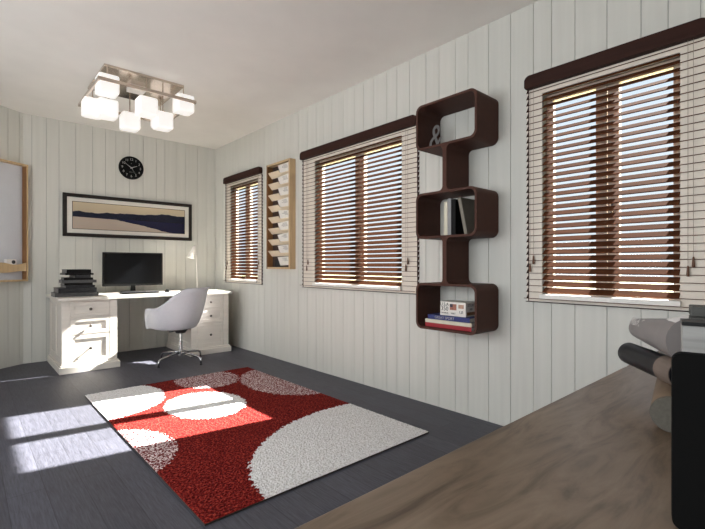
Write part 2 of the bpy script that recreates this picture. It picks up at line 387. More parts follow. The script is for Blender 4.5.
def blind(y0, y1, b0, b1, label, tass):
    t = thing('venetian_blind', (XR, (b0+b1)/2, .86), label, 'blind', 'wooden blinds on the right wall')
    cy = (b0+b1)/2; zb = .86
    # head rail with rounded upper ends
    bm = bmesh.new(); L0, L1 = b0-cy-.006, b1-cy-.002; z0, z1 = 2.241-zb, 2.324-zb; r = .035
    pts = [(-.001, L0, z0+.01), (-.001, L0+.006, z0), (-.001, L1-.006, z0), (-.001, L1, z0+.012)]
    for k in range(7): 
        a = k/6*PI/2; pts.append((-.001, L1-r+r*math.cos(a), z1-r+r*math.sin(a)))
    for k in range(7):
        a = PI/2+k/6*PI/2; pts.append((-.001, L0+r+r*math.cos(a), z1-r+r*math.sin(a)))
    extrude_poly(bm, pts, (-.046,0,0)); obj('head_rail', bm, M['blind_rail'], t, bevel=.003)
    n = 34; pitch = (2.223-.887)/33
    d, rise, th = .036, .0265, .0060
    bm = bmesh.new()
    for k in range(n):
        z = 2.223-zb - k*pitch
        if z + zb + .002 > Z0 + .02 and z+zb < Z1-.002:
            ya, yb = y0-cy+.004, y1-cy-.004
            rr, dd = rise, d
            if z+zb+rise > Z1-.004: rr = Z1-.004-z-zb; dd = d*rr/rise
            pr = [(-.0085, z-.0005), (-.0085+dd, z+rr), (-.0085+dd-.0018, z+rr+th*.8), (-.0105, z+th*.8)]
            extrude_poly(bm, [(p[0], ya, p[1]) for p in pr], (0, yb-ya, 0))
            box(bm, -.0105, -.0045, b0-cy, ya-.0002, z, z+.0032); box(bm, -.0105, -.0045, yb+.0002, b1-cy, z, z+.0032)
        else:
            x0_ = -.0105 if not (abs(z+zb-.9) < .03) else -.043
            box(bm, x0_, -.0045 if x0_ > -.012 else -.036, b0-cy, b1-cy, z, z+.0032)
    obj('slats', bm, M['blind'], t)
    # dark teeth and a thin vertical strip at both slat ends
    bm = bmesh.new(); bm2 = bmesh.new(); e = b1-cy; g = b0-cy
    box(bm, -.0118, -.0046, e-.0165, e-.0150, .01, z0); box(bm2, -.0118, -.0046, g-.0005, g+.0015, .01, z0)
    for k in range(n):
        z = 2.223-zb - k*pitch
        extrude_poly(bm, [(-.0115, e-.001, z+.0005), (-.0115, e-.016, z+.0005), (-.0115, e-.016, z+.026), (-.0115, e-.012, z+.026)], (.0068,0,0))
        extrude_poly(bm2, [(-.0115, g-.001, z+.0005), (-.0115, g-.016, z+.0005), (-.0115, g-.012, z-.024), (-.0115, g-.001, z-.03)], (.0068,0,0))
    obj('end_teeth', bm, M['blind_rail'], t); obj('end_teeth', bm2, M['blind_rail'], t)
    bm = bmesh.new(); box(bm, -.016, -.0045, b0-cy, b1-cy, .004, .0085)
    obj('bottom_rail', bm, M['blind_rail'], t, bevel=.001)
    for (yc, za, zc) in tass:
        yc -= cy
        bm = bmesh.new(); tube(bm, [(-.019, yc-.010, z0+.004), (-.019, yc-.010, za-zb)], .0011, 6)
        obj('pull_cord', bm, M['cord'], t)
        bm = bmesh.new(); tube(bm, [(-.019, yc+.012, z0+.004), (-.019, yc+.012, zc-zb)], .0011, 6)
        obj('pull_cord', bm, M['cord'], t)
        for dy, zz in ((-.010, za), (.012, zc)):
            bm = bmesh.new(); lathe(bm, [(.0018,.0),(.004,-.004),(.0065,-.03),(.0075,-.05),(.006,-.056)], 12, (-.019, yc+dy, zz-zb)); obj('tassel', bm, M['tassel'], t, smooth=True)
blind(WIN[0][0], WIN[0][1], WIN[0][3], WIN[0][4], 'brown slatted blind on the nearest window, right of the brown wall shelf', [(1.30,1.165,1.115), (.478,1.145,1.10)])
blind(WIN[1][0], WIN[1][1], WIN[1][3], WIN[1][4], 'wide brown slatted blind on the middle window, left of the brown wall shelf', [(3.755,1.165,1.10), (2.36,1.165,1.11)])
blind(WIN[2][0], WIN[2][1], WIN[2][3], WIN[2][4], 'narrow brown slatted blind on the far window in the room corner', [(5.655,1.165,1.10), (4.79,1.165,1.11)])

# ------------------------------------------------------------ brown three-box wall shelf
def wall_shelf():
    D = .275; T = .017
    yc = 1.797; z0b = .642
    t = thing('wall_shelf', (XR-.001, yc, z0b), 'tall dark brown wall shelf of three rounded open boxes between two windows', 'shelf')
    w = .508; boxes = [(.642,.974), (1.293,1.623), (1.936,2.264)]
    for (za, zb) in boxes:
        h = zb-za; bm = bmesh.new()
        o = rrect(w, h, .05, 8, 0, (za+zb)/2-z0b); i = rrect(w-2*T, h-2*T, .05-T*.6, 8, 0, (za+zb)/2-z0b)
        n = len(o)
        vo = [[bm.verts.new((x, a, b)) for a, b in o] for x in (0, -D)]; vi = [[bm.verts.new((x, a, b)) for a, b in i] for x in (0, -D)]
        for k in range(n):
            j = (k+1) % n
            bm.faces.new((vo[0][k], vo[0][j], vo[1][j], vo[1][k])); bm.faces.new((vi[0][j], vi[0][k], vi[1][k], vi[1][j]))
            for s in (0, 1): bm.faces.new((vo[s][k], vi[s][k], vi[s][j], vo[s][j]))
        ob = obj('box_compartment', bm, M['shelf'], t, bevel=.0015)
        for p in ob.data.polygons: p.use_smooth = False
    for (za, zb) in ((.974,1.293), (1.623,1.936)):
        za -= z0b; zb -= z0b
        hw = .017; r = .032; pts = []
        for k in range(7): a = k/6*PI/2; pts.append((0, hw+r-r*math.sin(a), za+r-r*math.cos(a)) )
        for k in range(7): a = k/6*PI/2; pts.append((0, hw+r-r*math.cos(a), zb-r+r*math.sin(a)))
        pts = [(0, hw+r, za)] + pts[1:7] + pts[7:]
        pts += [(0, -p[1], p[2]) for p in reversed(pts)]
        # remove doubles in outline
        q = [pts[0]]
        for p in pts[1:]:
            if (Vector(p)-Vector(q[-1])).length > 1e-4: q.append(p)
        bm = bmesh.new(); extrude_poly(bm, q, (-D,0,0)); obj('connecting_panel', bm, M['shelf'], t, bevel=.001)
wall_shelf()
# items on the shelf
def book(x0, x1, y0, y1, z0, z1, cover, label, axis='z', name='book', group=None, rot=None, page=None, fore=None):
    """closed book: covers on the two faces normal to 'axis', pages between, spine on the -x side (towards the room)"""
    c = Vector(((x0+x1)/2, (y0+y1)/2, z0)); t = thing(name, c, label, 'book', group)
    if rot: t.rotation_euler = rot
    X0_, X1_, Y0_, Y1_, Z1_ = x0-c.x, x1-c.x, y0-c.y, y1-c.y, z1-z0
    k = .0025; bm = bmesh.new()
    if axis == 'z': box(bm, X0_, X1_, Y0_, Y1_, 0, k); box(bm, X0_, X1_, Y0_, Y1_, Z1_-k, Z1_); box(bm, X0_, X0_+k, Y0_, Y1_, k, Z1_-k)
    if axis == 'y': box(bm, X0_, X1_, Y0_, Y0_+k, 0, Z1_); box(bm, X0_, X1_, Y1_-k, Y1_, 0, Z1_); box(bm, X0_, X0_+k, Y0_+k, Y1_-k, 0, Z1_)
    if axis == 'd':   # lying, spine towards the camera (-y)
        box(bm, X0_, X1_, Y0_, Y1_, 0, k); box(bm, X0_, X1_, Y0_, Y1_, Z1_-k, Z1_); box(bm, X0_, X1_, Y0_, Y0_+k, k, Z1_-k)
    obj('cover', bm, cover, t, bevel=.0008)
    bm = bmesh.new(); e = .003
    if axis == 'z': box(bm, X0_+k+.0002, X1_-e, Y0_+e, Y1_-e, k+.0002, Z1_-k-.0002)
    if axis == 'y': box(bm, X0_+k+.0002, X1_-e, Y0_+k+.0002, Y1_-k-.0002, e, Z1_-e)
    if axis == 'd': box(bm, X0_+e, X1_-e, Y0_+k+.0002, Y1_-e, k+.0002, Z1_-k-.0002)
    obj('pages', bm, page or M['paper'], t)
    return t
b1 = book(2.50, 2.68, 1.60, 1.985, .6595, .689, M['red_book'], 'red book at the bottom of the pile in the lowest shelf box')
b2 = book(2.50, 2.68, 1.60, 1.985, .6895, .715, M['cream_book'], 'cream book lying between the red and the blue book on the shelf')
b3 = book(2.505, 2.68, 1.615, 1.965, .7155, .7475, M['blue_book'], 'dark blue book with pale lettering under the small white printed box')
RX = (PI/2, 0, -PI/2)      # text on faces that look to -x
text('lettering', 'GREAT SPORT', .026, M['clock_white'], b3, (2.505-b3.location.x-.0008, .03, .016), RX)
t = thing('printed_box', (2.60, 1.765, .7485), 'small white box with numbers and flag print on the pile of shelf books', 'box')
bm = bmesh.new(); box(bm, -.075, .06, -.105, .105, 0, .098); obj('carton', bm, M['paper'], t, bevel=.0015)
text('lettering', 'U.S.A', .032, M['ink'], t, (-.0762, .068, .078), RX); text('lettering', '350', .042, M['ink'], t, (-.0762, .066, .047), RX)
text('lettering', 'GENERAL', .015, M['ink'], t, (-.0762, .066, .018), RX); text('lettering', 'WEST', .015, M['ink'], t, (-.0762, -.005, .018), RX)
text('lettering', '1,0', .026, M['ink'], t, (-.0762, -.068, .03), RX)
bm = bmesh.new(); box(bm, -.0765, -.0756, -.032, .022, .042, .084, 0); box(bm, -.0769, -.07655, -.002, .022, .062, .084, 1); obj('flag_print', bm, [M['flag_red'], M['flag_blue']], t)
bm = bmesh.new(); box(bm, -.0765, -.0756, -.09, -.048, .056, .082); obj('picture_print', bm, M['pink_print'], t)
RY = (PI/2, 0, 0)          # text on faces that look to -y
text('lettering', 'STORE', .028, M['greyink'], t, (-.01, -.1058, .078), RY); text('lettering', 'AIR', .024, M['greyink'], t, (-.01, -.1058, .05), RY)
bm = bmesh.new(); box(bm, -.06, .045, -.1062, -.1055, .01, .032); obj('print_band', bm, M['oak_dark'], t)
# second box: standing books
book(2.52, 2.68, 1.805, 1.835, 1.3105, 1.548, M['cream_book'], 'cream book standing leftmost in the middle shelf box', 'y')
book(2.52, 2.70, 1.775, 1.804, 1.3105, 1.568, M['grey_book'], 'grey book standing upright beside the cream one in the middle box', 'y')
book(2.52, 2.70, 1.738, 1.774, 1.3105, 1.558, M['blackcov'], 'black book standing between the upright grey book and the leaning one', 'y')
lb = book(2.52, 2.70, 1.625, 1.65, 1.312, 1.568, M['taupe_book'], 'taupe book leaning at the right side of the middle shelf box', 'y')
lb.rotation_euler = (math.radians(-12), 0, 0); lb.location = (2.61, 1.655, 1.3135)
# ampersand in top box
t = text('ampersand_ornament', '&', .27, M['greyink'], None, (2.585, 1.965, 1.965), (PI/2, 0, math.radians(-40)), .006)
me = t.data; mz = min(v.co.y for v in me.vertices)
for v in me.vertices: v.co.y -= mz; v.co.x = v.co.x*.55 + v.co.y*.12
t.location.z = 1.9537
tag(t, 'small grey ampersand ornament standing in the top box of the wall shelf', 'ornament')

# ------------------------------------------------------------ wooden letter organiser
def organiser():
    x0 = XR-.08; ya, yb = 4.00, 4.49; z0, z1 = 1.06, 2.285
    cy = (ya+yb)/2
    t = thing('letter_organizer', (XR-.001, cy, z0), 'tall light oak letter rack with tilted pockets beside the far window', 'letter rack')
    a, b, h = ya-cy, yb-cy, z1-z0; D = .08; T = .022
    for (p, q) in ((a, a+T), (b-T, b)):
        bm = bmesh.new(); box(bm, -D, 0, p, q, 0, h); obj('side_board', bm, M['oak_dark'] if p > 0 else M['oak'], t, bevel=.001)  # far board gets darker oak, painting in the shade on its inner face
    for (p, q) in ((0, T), (h-T, h)):
        bm = bmesh.new(); box(bm, -D, 0, a+T, b-T, p, q); obj('end_board', bm, M['oak'], t, bevel=.001)
    bm = bmesh.new(); box(bm, -.006, 0, a+T, b-T, T, h-T); obj('back_board', bm, M['dark_brown'], t)
    n = 9; st = (h-2*T)/n
    for k in range(n):
        zc = T + st*k
        if k:
            bm = bmesh.new()
            ym_ = a+T+(b-a-2*T)*.5
            extrude_poly(bm, [(-.012, ym_, zc), (-.066, ym_, zc+.060), (-.072, ym_, zc+.056), (-.018, ym_, zc-.006)], (0, b-T-ym_, 0))
            extrude_poly(bm, [(-.012, a+T, zc), (-.042, a+T, zc+.033), (-.048, a+T, zc+.029), (-.018, a+T, zc-.006)], (0, ym_-a-T-.0002, 0))
            obj('pocket', bm, M['pocket'], t)
        # card standing in the pocket
        M2 = Matrix.Translation((-.037, a+T+.11, zc+.022)) @ Matrix.Rotation(math.radians(random.uniform(-5,5)), 4, 'X') @ Matrix.Rotation(math.radians(-20), 4, 'Y')
        c = thing('envelope', Vector((XR-.001, cy, z0)), 'pale printed card in pocket %s of the oak letter rack' % ['nearest the bottom','second from the bottom','third from the bottom','fourth from the bottom','in the middle','fourth from the top','third from the top','second from the top','at the very top'][k], 'card', 'cards in the letter rack')
        bm = bmesh.new(); box(bm, -.0012, .0012, -.10, .12, 0, .10, 0, M2); obj('card', bm, M['paper'], c)
        bm = bmesh.new()
        for q in range(4): box(bm, -.0016, -.00125, -.06, random.uniform(.0,.06), .05+q*.011, .054+q*.011, 0, M2)
        obj('printed_lines', bm, M['greyink'], c)
        if k in (0, 8):
            d_ = thing('envelope', Vector((XR-.001, cy, z0)), 'plain dark grey card at the %s left of the oak letter rack' % ('bottom' if k == 0 else 'top'), 'card', 'cards in the letter rack')
            bm = bmesh.new(); box(bm, -.032, -.029, .0, b-T-.09, zc+(.004 if k == 0 else .03), zc+.09); obj('card', bm, M['darkgrey'], d_)
organiser()

# ------------------------------------------------------------ white desk
def desk():
    X0_, X1_, Y0_, Y1_ = .70, 2.57, 5.17, 6.045
    t = thing('writing_desk', (X0_, Y0_, 0), 'whitewashed pedestal desk with two three-drawer cabinets under the landscape picture', 'desk')
    def P(x): return x-X0_
    def Q(y): return y-Y0_
    bm = bmesh.new(); box(bm, 0, P(X1_), 0, Q(Y1_), .74, .77); obj('desktop', bm, M['desk_white'], t, bevel=.004)
    for (xa, xb) in ((.745, 1.235), (2.065, 2.53)):
        a, b = P(xa), P(xb); f, r = Q(5.212), Q(6.02)
        bm = bmesh.new()
        box(bm, a, b, f+.012, r, .085, .7395)
        # face frame
        st = .062
        box(bm, a-.008, a+st, f-.004, f+.0118, .085, .7395); box(bm, b-st, b+.008, f-.004, f+.0118, .085, .7395)
        for z in ((.085,.098), (.374,.388), (.553,.567), (.722,.7395)): box(bm, a+st, b-st, f-.001, f+.0118, z[0], z[1])
        # side frames (left and right flanks)
        for s, e in ((-1, a), (1, b)):
            xo = (e-.010, e-.0002) if s < 0 else (e+.0002, e+.010)
            for (p, q) in ((f+.012, f+.075), (f+.36, f+.42), (r-.06, r)): box(bm, xo[0], xo[1], p, q, .085, .7395)
            for (p, q) in ((f+.075, f+.36), (f+.42, r-.06)):
                box(bm, xo[0], xo[1], p, q, .085, .15); box(bm, xo[0], xo[1], p, q, .68, .7395)
        obj('cabinet_body', bm, M['desk_white'], t, bevel=.0015)
        bm = bmesh.new(); box(bm, a-.032, b+.032, f-.034, r, 0, .066)
        extra = .018
        box(bm, a-.020, b+.020, f-.020, r, .066, .0848)
        obj('plinth', bm, M['desk_white'], t, bevel=.003)
        for z in ((.100,.372), (.390,.551), (.569,.720)):
            bm = bmesh.new(); y = f-.003; p, q = a+st+.003, b-st-.003; fr = .034
            box(bm, p, q, y+.007, y+.0145, z[0], z[1])
            box(bm, p, p+fr, y, y+.0068, z[0], z[1]); box(bm, q-fr, q, y, y+.0068, z[0], z[1])
            box(bm, p+fr, q-fr, y, y+.0068, z[0], z[0]+fr); box(bm, p+fr, q-fr, y, y+.0068, z[1]-fr, z[1])
            dr = obj('drawer', bm, M['desk_white'], t, bevel=.001)
            mt = Matrix.Translation(((p+q)/2, y+.007, (z[0]+z[1])/2)) @ Matrix.Rotation(PI/2, 4, 'X')
            bm = bmesh.new(); lathe(bm, [(.006,0),(.006,.014),(.014,.02),(.015,.026),(.009,.031)], 14, mtx=mt)
            obj('knob', bm, M['knob'], dr, smooth=True)
    return t
desk()

# books stacked on the desk (scene order bottom to top)
Y5 = 5.38
stack = [(.700,1.135,.036,'midgrey','widest grey book at the bottom'), (.725,1.115,.042,'darkgrey','dark grey book second from the bottom'), (.79,1.10,.022,'darkgrey','thin dark book third from the bottom'),
         (.785,1.085,.022,'blackcov','black book fourth from the bottom'), (.765,1.12,.026,'midgrey','wide grey book in the middle'), (.785,1.09,.020,'blackcov','black book fourth from the top'), (.87,1.06,.024,'darkgrey','narrow grey book third from the top'),
         (.785,1.085,.016,'blackcov','thin black book second from the top'), (.80,1.065,.034,'blackcov','thick black book on top')]
z = .7705
for k, (xa, xb, h_, mm, lab) in enumerate(stack):
    xb -= .04; h_ *= 1.19
    o = book(xa, xb, Y5-.03*random.random(), Y5+.27, z, z+h_-.0005, M[mm], lab + ' of the stack on the desk', 'd', group='books stacked on the desk', page=M['greyink'])
    o.rotation_euler.z = math.radians(random.uniform(-2.5,2.5)); z += h_
    if k == 8:
        bm = bmesh.new(); box(bm, .03, .075, -.1525, -.151, .012, .026); 

# monitor
t = thing('computer_monitor', (1.55, 5.73, .7705), 'black flat computer monitor standing in the middle of the white desk', 'monitor')
bm = bmesh.new(); extrude_poly(bm, [(a, -.012, b) for a, b in rrect(.68, .405, .008, 3, 0, .285)], (0,.03,0)); obj('housing', bm, M['black'], t, bevel=.002)
bm = bmesh.new(); box(bm, -.322, .322, -.0136, -.0122, .11, .47); obj('screen', bm, M['screen'], t)
bm = bmesh.new(); extrude_poly(bm, [(-.028,.019,.02), (.028,.019,.02), (.018,.019,.2), (-.018,.019,.2)], (0,.02,0)); obj('stand_neck', bm, M['black'], t, bevel=.002)
bm = bmesh.new(); extrude_poly(bm, [(a, b, .0) for a, b in rrect(.26, .19, .04, 6, 0, .02)], (0,0,.014)); obj('stand_foot', bm, M['black'], t, bevel=.003)
bm = bmesh.new(); lathe(bm, [(.003,0),(.003,.001)], 8, mtx=Matrix.Translation((.31,-.012,.092)) @ Matrix.Rotation(PI/2,4,'X')); obj('power_light', bm, M['chrome'], t)
# keyboard & mouse
t = thing('keyboard', (1.56, 5.52, .7705), 'black keyboard lying on the desk in front of the monitor', 'keyboard')
bm = bmesh.new(); box(bm, -.21, .21, -.065, .065, 0, .012); obj('keyboard_base', bm, M['black'], t, bevel=.003)
bm = bmesh.new()
for r in range(5):
    for c in range(15): box(bm, -.2+c*.0268, -.2+c*.0268+.022, -.055+r*.023, -.055+r*.023+.018, .0122, .017)
obj('keys', bm, M['pad_dark'], t)
t = thing('computer_mouse', (1.885, 5.53, .7705), 'small black computer mouse on the desk right of the keyboard', 'mouse')
bm = bmesh.new()
bmesh.ops.create_uvsphere(bm, u_segments=20, v_segments=12, radius=1)
for v in bm.verts: v.co = Vector((v.co.x*.032, v.co.y*.055, max(0, v.co.z)*.034))
bmesh.ops.remove_doubles(bm, verts=bm.verts[:], dist=1e-5); obj('shell', bm, M['black'], t, smooth=True)
bm = bmesh.new(); tube(bm, [(-.004,.025,.0315),(.004,.025,.0315)], .006, 10); obj('wheel', bm, M['pad_dark'], t)
# desk lamp
t = thing('desk_lamp', (2.37, 5.80, .7705), 'slim white desk lamp with small tilted cone shade at the right of the desk', 'lamp')
bm = bmesh.new(); lathe(bm, [(.07,0),(.07,.008),(.012,.016)], 28); obj('lamp_base', bm, M['white'], t, smooth=False, bevel=.001)
bm = bmesh.new(); tube(bm, [(0,0,.014),(-.004,0,.2),(-.012,0,.42),(-.03,0,.575),(-.045,0,.59)], .0055, 10); obj('pole', bm, M['white'], t, smooth=True)
ax = Vector((-.32,-.1,-.95)).normalized(); q = ax.to_track_quat('Z','Y').to_matrix().to_4x4()
bm = bmesh.new()
prof = [(.010,0),(.016,.015),(.044,.18)]
rings = []
for rr in ([p for p in prof] + [(p[0]-.0015, p[1]) for p in reversed(prof)]):
    rings.append([bm.verts.new(Matrix.Translation((-.035,0,.60)) @ q @ Vector((rr[0]*math.cos(2*PI*k/28), rr[0]*math.sin(2*PI*k/28), rr[1]))) for k in range(28)])
for a, b in zip(rings, rings[1:]):
    for k in range(28): bm.faces.new((a[k], a[(k+1)%28], b[(k+1)%28], b[k]))
bm.faces.new(rings[0]) ; obj('lamp_shade', bm, M['white'], t, smooth=True)

# ------------------------------------------------------------ swivel shell chair
def chair():
    t = thing('swivel_chair', (1.835, 4.957, 0), 'pale grey moulded shell armchair on a four-star steel foot pulled up to the desk', 'chair')
    rot = Matrix.Translation((-.05,.045,0)) @ Matrix.Rotation(math.radians(34), 4, 'Z')       # local front = +y
    bm = bmesh.new(); NT, NR = 64, 22; seat = .392
    def sm(a, b, x): x = max(0, min(1, (x-a)/(b-a))); return x*x*(3-2*x)
    grid = []
    for i in range(NT):
        th = -PI + 2*PI*i/NT; a = abs(math.degrees(th))       # 0 = front
        hh = .012 + .232*sm(28, 72, a) + .215*sm(88, 150, a)
        out = .03 + .05*sm(30, 80, a) + .045*sm(110, 170, a)
        ring = []
        for j in range(1, NR+1):
            s = j/NR
            rx, ry = .235, .235
            if s < .5:
                f = s/.5; rad = f*.92; z = seat - .022*(1-f*f) + .0; o = 0
            else:
                f = (s-.5)/.5; ang = f*PI/2*.62
                k = min(1, f*1.35); rad = .92 + .14*math.sin(k*PI/2); o = out*f**1.1; z = seat + hh*(f**1.55)
                if f > .93: o += (f-.93)*.25
            x = math.sin(th)*(rad*rx+o); y = math.cos(th)*(rad*ry+o)
            if a < 60 and s > .5: z -= .02*(1-sm(20,60,a))*((s-.5)/.5)**2
            ring.append(bm.verts.new(rot @ Vector((x, y, z))))
        grid.append(ring)
    c = bm.verts.new((0, 0, seat-.022))
    for i in range(NT):
        p, q = grid[i], grid[(i+1) % NT]
        bm.faces.new((c, p[0], q[0]))
        for j in range(NR-1): bm.faces.new((p[j], p[j+1], q[j+1], q[j]))
    sh = obj('seat_shell', bm, M['chair'], t, smooth=True)
    so = sh.modifiers.new('s', 'SOLIDIFY'); so.thickness = .011; so.offset = 1
    bm = bmesh.new()
    box(bm, -.09, .09, -.012, .012, .352, .362, 0, rot); box(bm, -.012, .012, -.09, .09, .352, .362, 0, rot)
    lathe(bm, [(.05,.335),(.06,.352),(.075,.368)], 20); obj('seat_mount', bm, M['pad_dark'], t)
    bm = bmesh.new(); lathe(bm, [(.030,.085),(.030,.13),(.024,.14),(.022,.24),(.016,.245),(.016,.335)], 20); obj('column', bm, M['chrome'], t, smooth=False, bevel=.001)
    for k in range(4):
        a = math.radians(-157 + 90*k); u = Vector((math.cos(a), math.sin(a), 0))
        bm = bmesh.new(); tube(bm, [u*.022+Vector((0,0,.115)), u*.12+Vector((0,0,.110)), u*.26+Vector((0,0,.088)), u*.292+Vector((0,0,.074)), u*.302+Vector((0,0,.05)), u*.305+Vector((0,0,.012))], [.014,.0135,.012,.011,.010,.009], 10)
        lg = obj('leg', bm, M['chrome'], t, smooth=True)
        bm = bmesh.new(); lathe(bm, [(.013,0),(.013,.0115)], 12, u*.305); obj('foot_pad', bm, M['pad_dark'], lg)
chair()

# ------------------------------------------------------------ rug
X0, Y0 = 1.512, 2.985
bm = bmesh.new(); nx, ny = 190, 300; w, l = 1.512, 2.43; g = []
for i in range(nx+1):
    g.append([])
    for j in range(ny+1):
        e = i in (0, nx) or j in (0, ny)
        g[-1].append(bm.verts.new((-w/2+w*i/nx, -l/2+l*j/ny, .010 if e else .0115+random.random()*.0045)))
for i in range(nx):
    for j in range(ny): bm.faces.new((g[i][j], g[i+1][j], g[i+1][j+1], g[i][j+1]))
me = bpy.data.meshes.new('rug_pile'); bm.to_mesh(me); bm.free()
rug = thing('area_rug', (X0, Y0, 0), 'red shaggy rug with large white and speckled circles on the dark floor', 'rug')
pl = link('pile', me, rug_mat(), rug)
bm = bmesh.new(); box(bm, -w/2, w/2, -l/2, l/2, .0015, .0098); obj('backing', bm, mat('rug_backing', (58,50,44), .9, noise=60, var=.1), rug)

# ------------------------------------------------------------ picture and clock on the back wall
t = thing('framed_picture', (1.627, YB-.001, 1.703), 'wide dark-framed picture of a lake and mountains above the monitor', 'picture')
W_, H_, fw = 1.525, .512, .042
bm = bmesh.new(); d = -.028
box(bm, -W_/2, -W_/2+fw, d, 0, -H_/2, H_/2); box(bm, W_/2-fw, W_/2, d, 0, -H_/2, H_/2)
box(bm, -W_/2+fw, W_/2-fw, d, 0, -H_/2, -H_/2+fw); box(bm, -W_/2+fw, W_/2-fw, d, 0, H_/2-fw, H_/2)
obj('frame', bm, M['frame_dark'], t, bevel=.003)
bm = bmesh.new(); box(bm, -W_/2+fw, W_/2-fw, -.014, -.008, -H_/2+fw, H_/2-fw); obj('mat_board', bm, M['mat_board'], t)
bm = bmesh.new(); box(bm, -.668, .668, -.0155, -.0142, -.166, .166); obj('print_border', bm, M['frame_dark'], t)
bm = bmesh.new(); box(bm, -.662, .662, -.0168, -.0157, -.160, .160); obj('picture_print', bm, lake_mat(), t)

t = thing('wall_clock', (1.607, YB-.001, 2.357), 'round black wall clock with pale numerals above the picture', 'clock')
rotc = Matrix.Rotation(PI/2, 4, 'X')
bm = bmesh.new(); lathe(bm, [(.146,0),(.148,.02),(.142,.026),(.134,.018)], 48, mtx=rotc); obj('clock_case', bm, M['clock_face'], t, bevel=0)
for k in range(1, 13):
    a = PI/2 - k*PI/6; text('numeral', str(k), .042, M['clock_white'], t, (.107*math.cos(a), -.0195, .107*math.sin(a)), (PI/2,0,0))
text('maker_mark', 'A', .022, M['greyink'], t, (0, -.0195, .055), (PI/2,0,0)); text('maker_mark', 'QUARTZ', .013, M['greyink'], t, (0, -.0195, -.055), (PI/2,0,0))
def hand(name, deg, ln, wd):
    a = math.radians(90-deg); u = Vector((math.cos(a),0,math.sin(a))); v = Vector((-u.z,0,u.x))
    bm = bmesh.new(); extrude_poly(bm, [tuple(Vector((0,-.022,0))+p) for p in (-u*.015+v*wd, -u*.015-v*wd, u*ln-v*wd*.4, u*ln+v*wd*.4)], (0,-.0015,0)); obj(name, bm, M['clock_white'], t)
hand('minute_hand', 305, .09, .004); hand('hour_hand', 66, .075, .005); hand('second_hand', 148, .095, .0015)
bm = bmesh.new(); lathe(bm, [(.008,.018),(.008,.026)], 16, mtx=rotc); obj('hub', bm, M['clock_white'], t)

# ------------------------------------------------------------ wooden shadow box on the slanted wall
t = bpy.data.objects.new('shadow_box_frame', None); COL.objects.link(t)
t.matrix_world = MS @ Matrix.Translation((.004, -.0015, .925))
tag(t, 'large wooden shadow box with a wavy ledge on the slanted wall at the left', 'shadow box')
W2, H2, D2, T2 = 1.0, 1.295, .07, .014
def part(name, m, x0, x1, y0, y1, z0, z1, bev=.001):
    bm = bmesh.new(); box(bm, x0, x1, y0, y1, z0, z1); return obj(name, bm, m, t, bevel=bev)
part('side_board', M['oak_dark'], 0, T2, -D2, 0, 0, H2); part('side_board', M['oak_dark'], W2-T2, W2, -D2, 0, 0, H2)
part('edge_strip', M['oak'], -.001, T2+.001, -D2-.004, -D2-.0002, 0, H2); part('edge_strip', M['oak'], W2-T2, W2, -D2-.004, -D2-.0002, 0, H2)
part('end_board', M['oak'], T2+.001, W2-T2, -D2-.004, 0, 0, T2+.006); part('end_board', M['oak'], T2+.001, W2-T2, -D2-.004, 0, H2-T2-.004, H2)
part('back_panel', M['backpanel'], T2, W2-T2, -.006, 0, T2+.006, H2-T2-.004)
bm = bmesh.new(); pts = []
for k in range(41):
    x = T2+.001 + (W2-2*T2-.002)*k/40; pts.append((x, -D2+.004, .195 + .012*math.sin(x*21+1.9)))
lowr = [(p[0], p[1], .105 + .008*math.sin(p[0]*17+.5)) for p in pts]
extrude_poly(bm, pts + lowr[::-1], (0,.012,0)); box(bm, T2+.001, W2-T2-.001, -D2+.0162, -.007, .13, .142)
obj('ledge', bm, M['oak'], t)
cup = bpy.data.objects.new('ornament', None); COL.objects.link(cup); cup.matrix_world = MS @ Matrix.Translation((.004+.165, -.0015-.030, .925+.1425))
tag(cup, 'small white block ornament with a dark ring on the shadow box ledge', 'ornament')
bm = bmesh.new(); box(bm, -.04, .04, -.02, .015, 0, .035); box(bm, -.055, .055, -.022, .018, .0352, .10); obj('block', bm, M['white'], cup, bevel=.006)
bm = bmesh.new(); lathe(bm, [(.02,0),(.02,.002),(.012,.002)], 20, mtx=Matrix.Translation((-.02,-.0222,.07)) @ Matrix.Rotation(PI/2,4,'X')); obj('ring_mark', bm, M['ink'], cup)

# ------------------------------------------------------------ ceiling lamp
LC = Vector((1.215, 4.40, H))
t = thing('ceiling_lamp', LC, 'nickel ceiling lamp with glowing white glass cubes on a square frame', 'ceiling lamp')
bm = bmesh.new(); box(bm, -.335, .335, -.30, .36, -.022, -.0008); obj('ceiling_plate', bm, M['nickel'], t, bevel=.003)
bm = bmesh.new(); box(bm, -.07, .07, -.07, .07, -.062, -.0225); obj('canopy', bm, M['white'], t, bevel=.004)
zf = 2.628-H; fx, fy0, fy1 = .405, -.41, .40; s = .010
bm = bmesh.new()
box(bm, -fx, fx, fy0-s, fy0+s, zf-.013, zf+.013); box(bm, -fx, fx, fy1-s, fy1+s, zf-.013, zf+.013)
box(bm, -fx, -fx+2*s, fy0+s, fy1-s, zf-.013, zf+.013); box(bm, fx-2*s, fx, fy0+s, fy1-s, zf-.013, zf+.013)
obj('square_frame', bm, M['nickel'], t, bevel=.002)
cubes = [(-.315,-.31,-.19,'h'),(.325,-.31,-.19,'h'),(-.335,.142,-.262,'h'),(.315,.30,-.19,'h'),(0,-.295,-.292,'l'),(-.255,-.03,-.30,'l'),(.23,-.03,-.30,'l'),(-.005,.20,-.30,'l')]
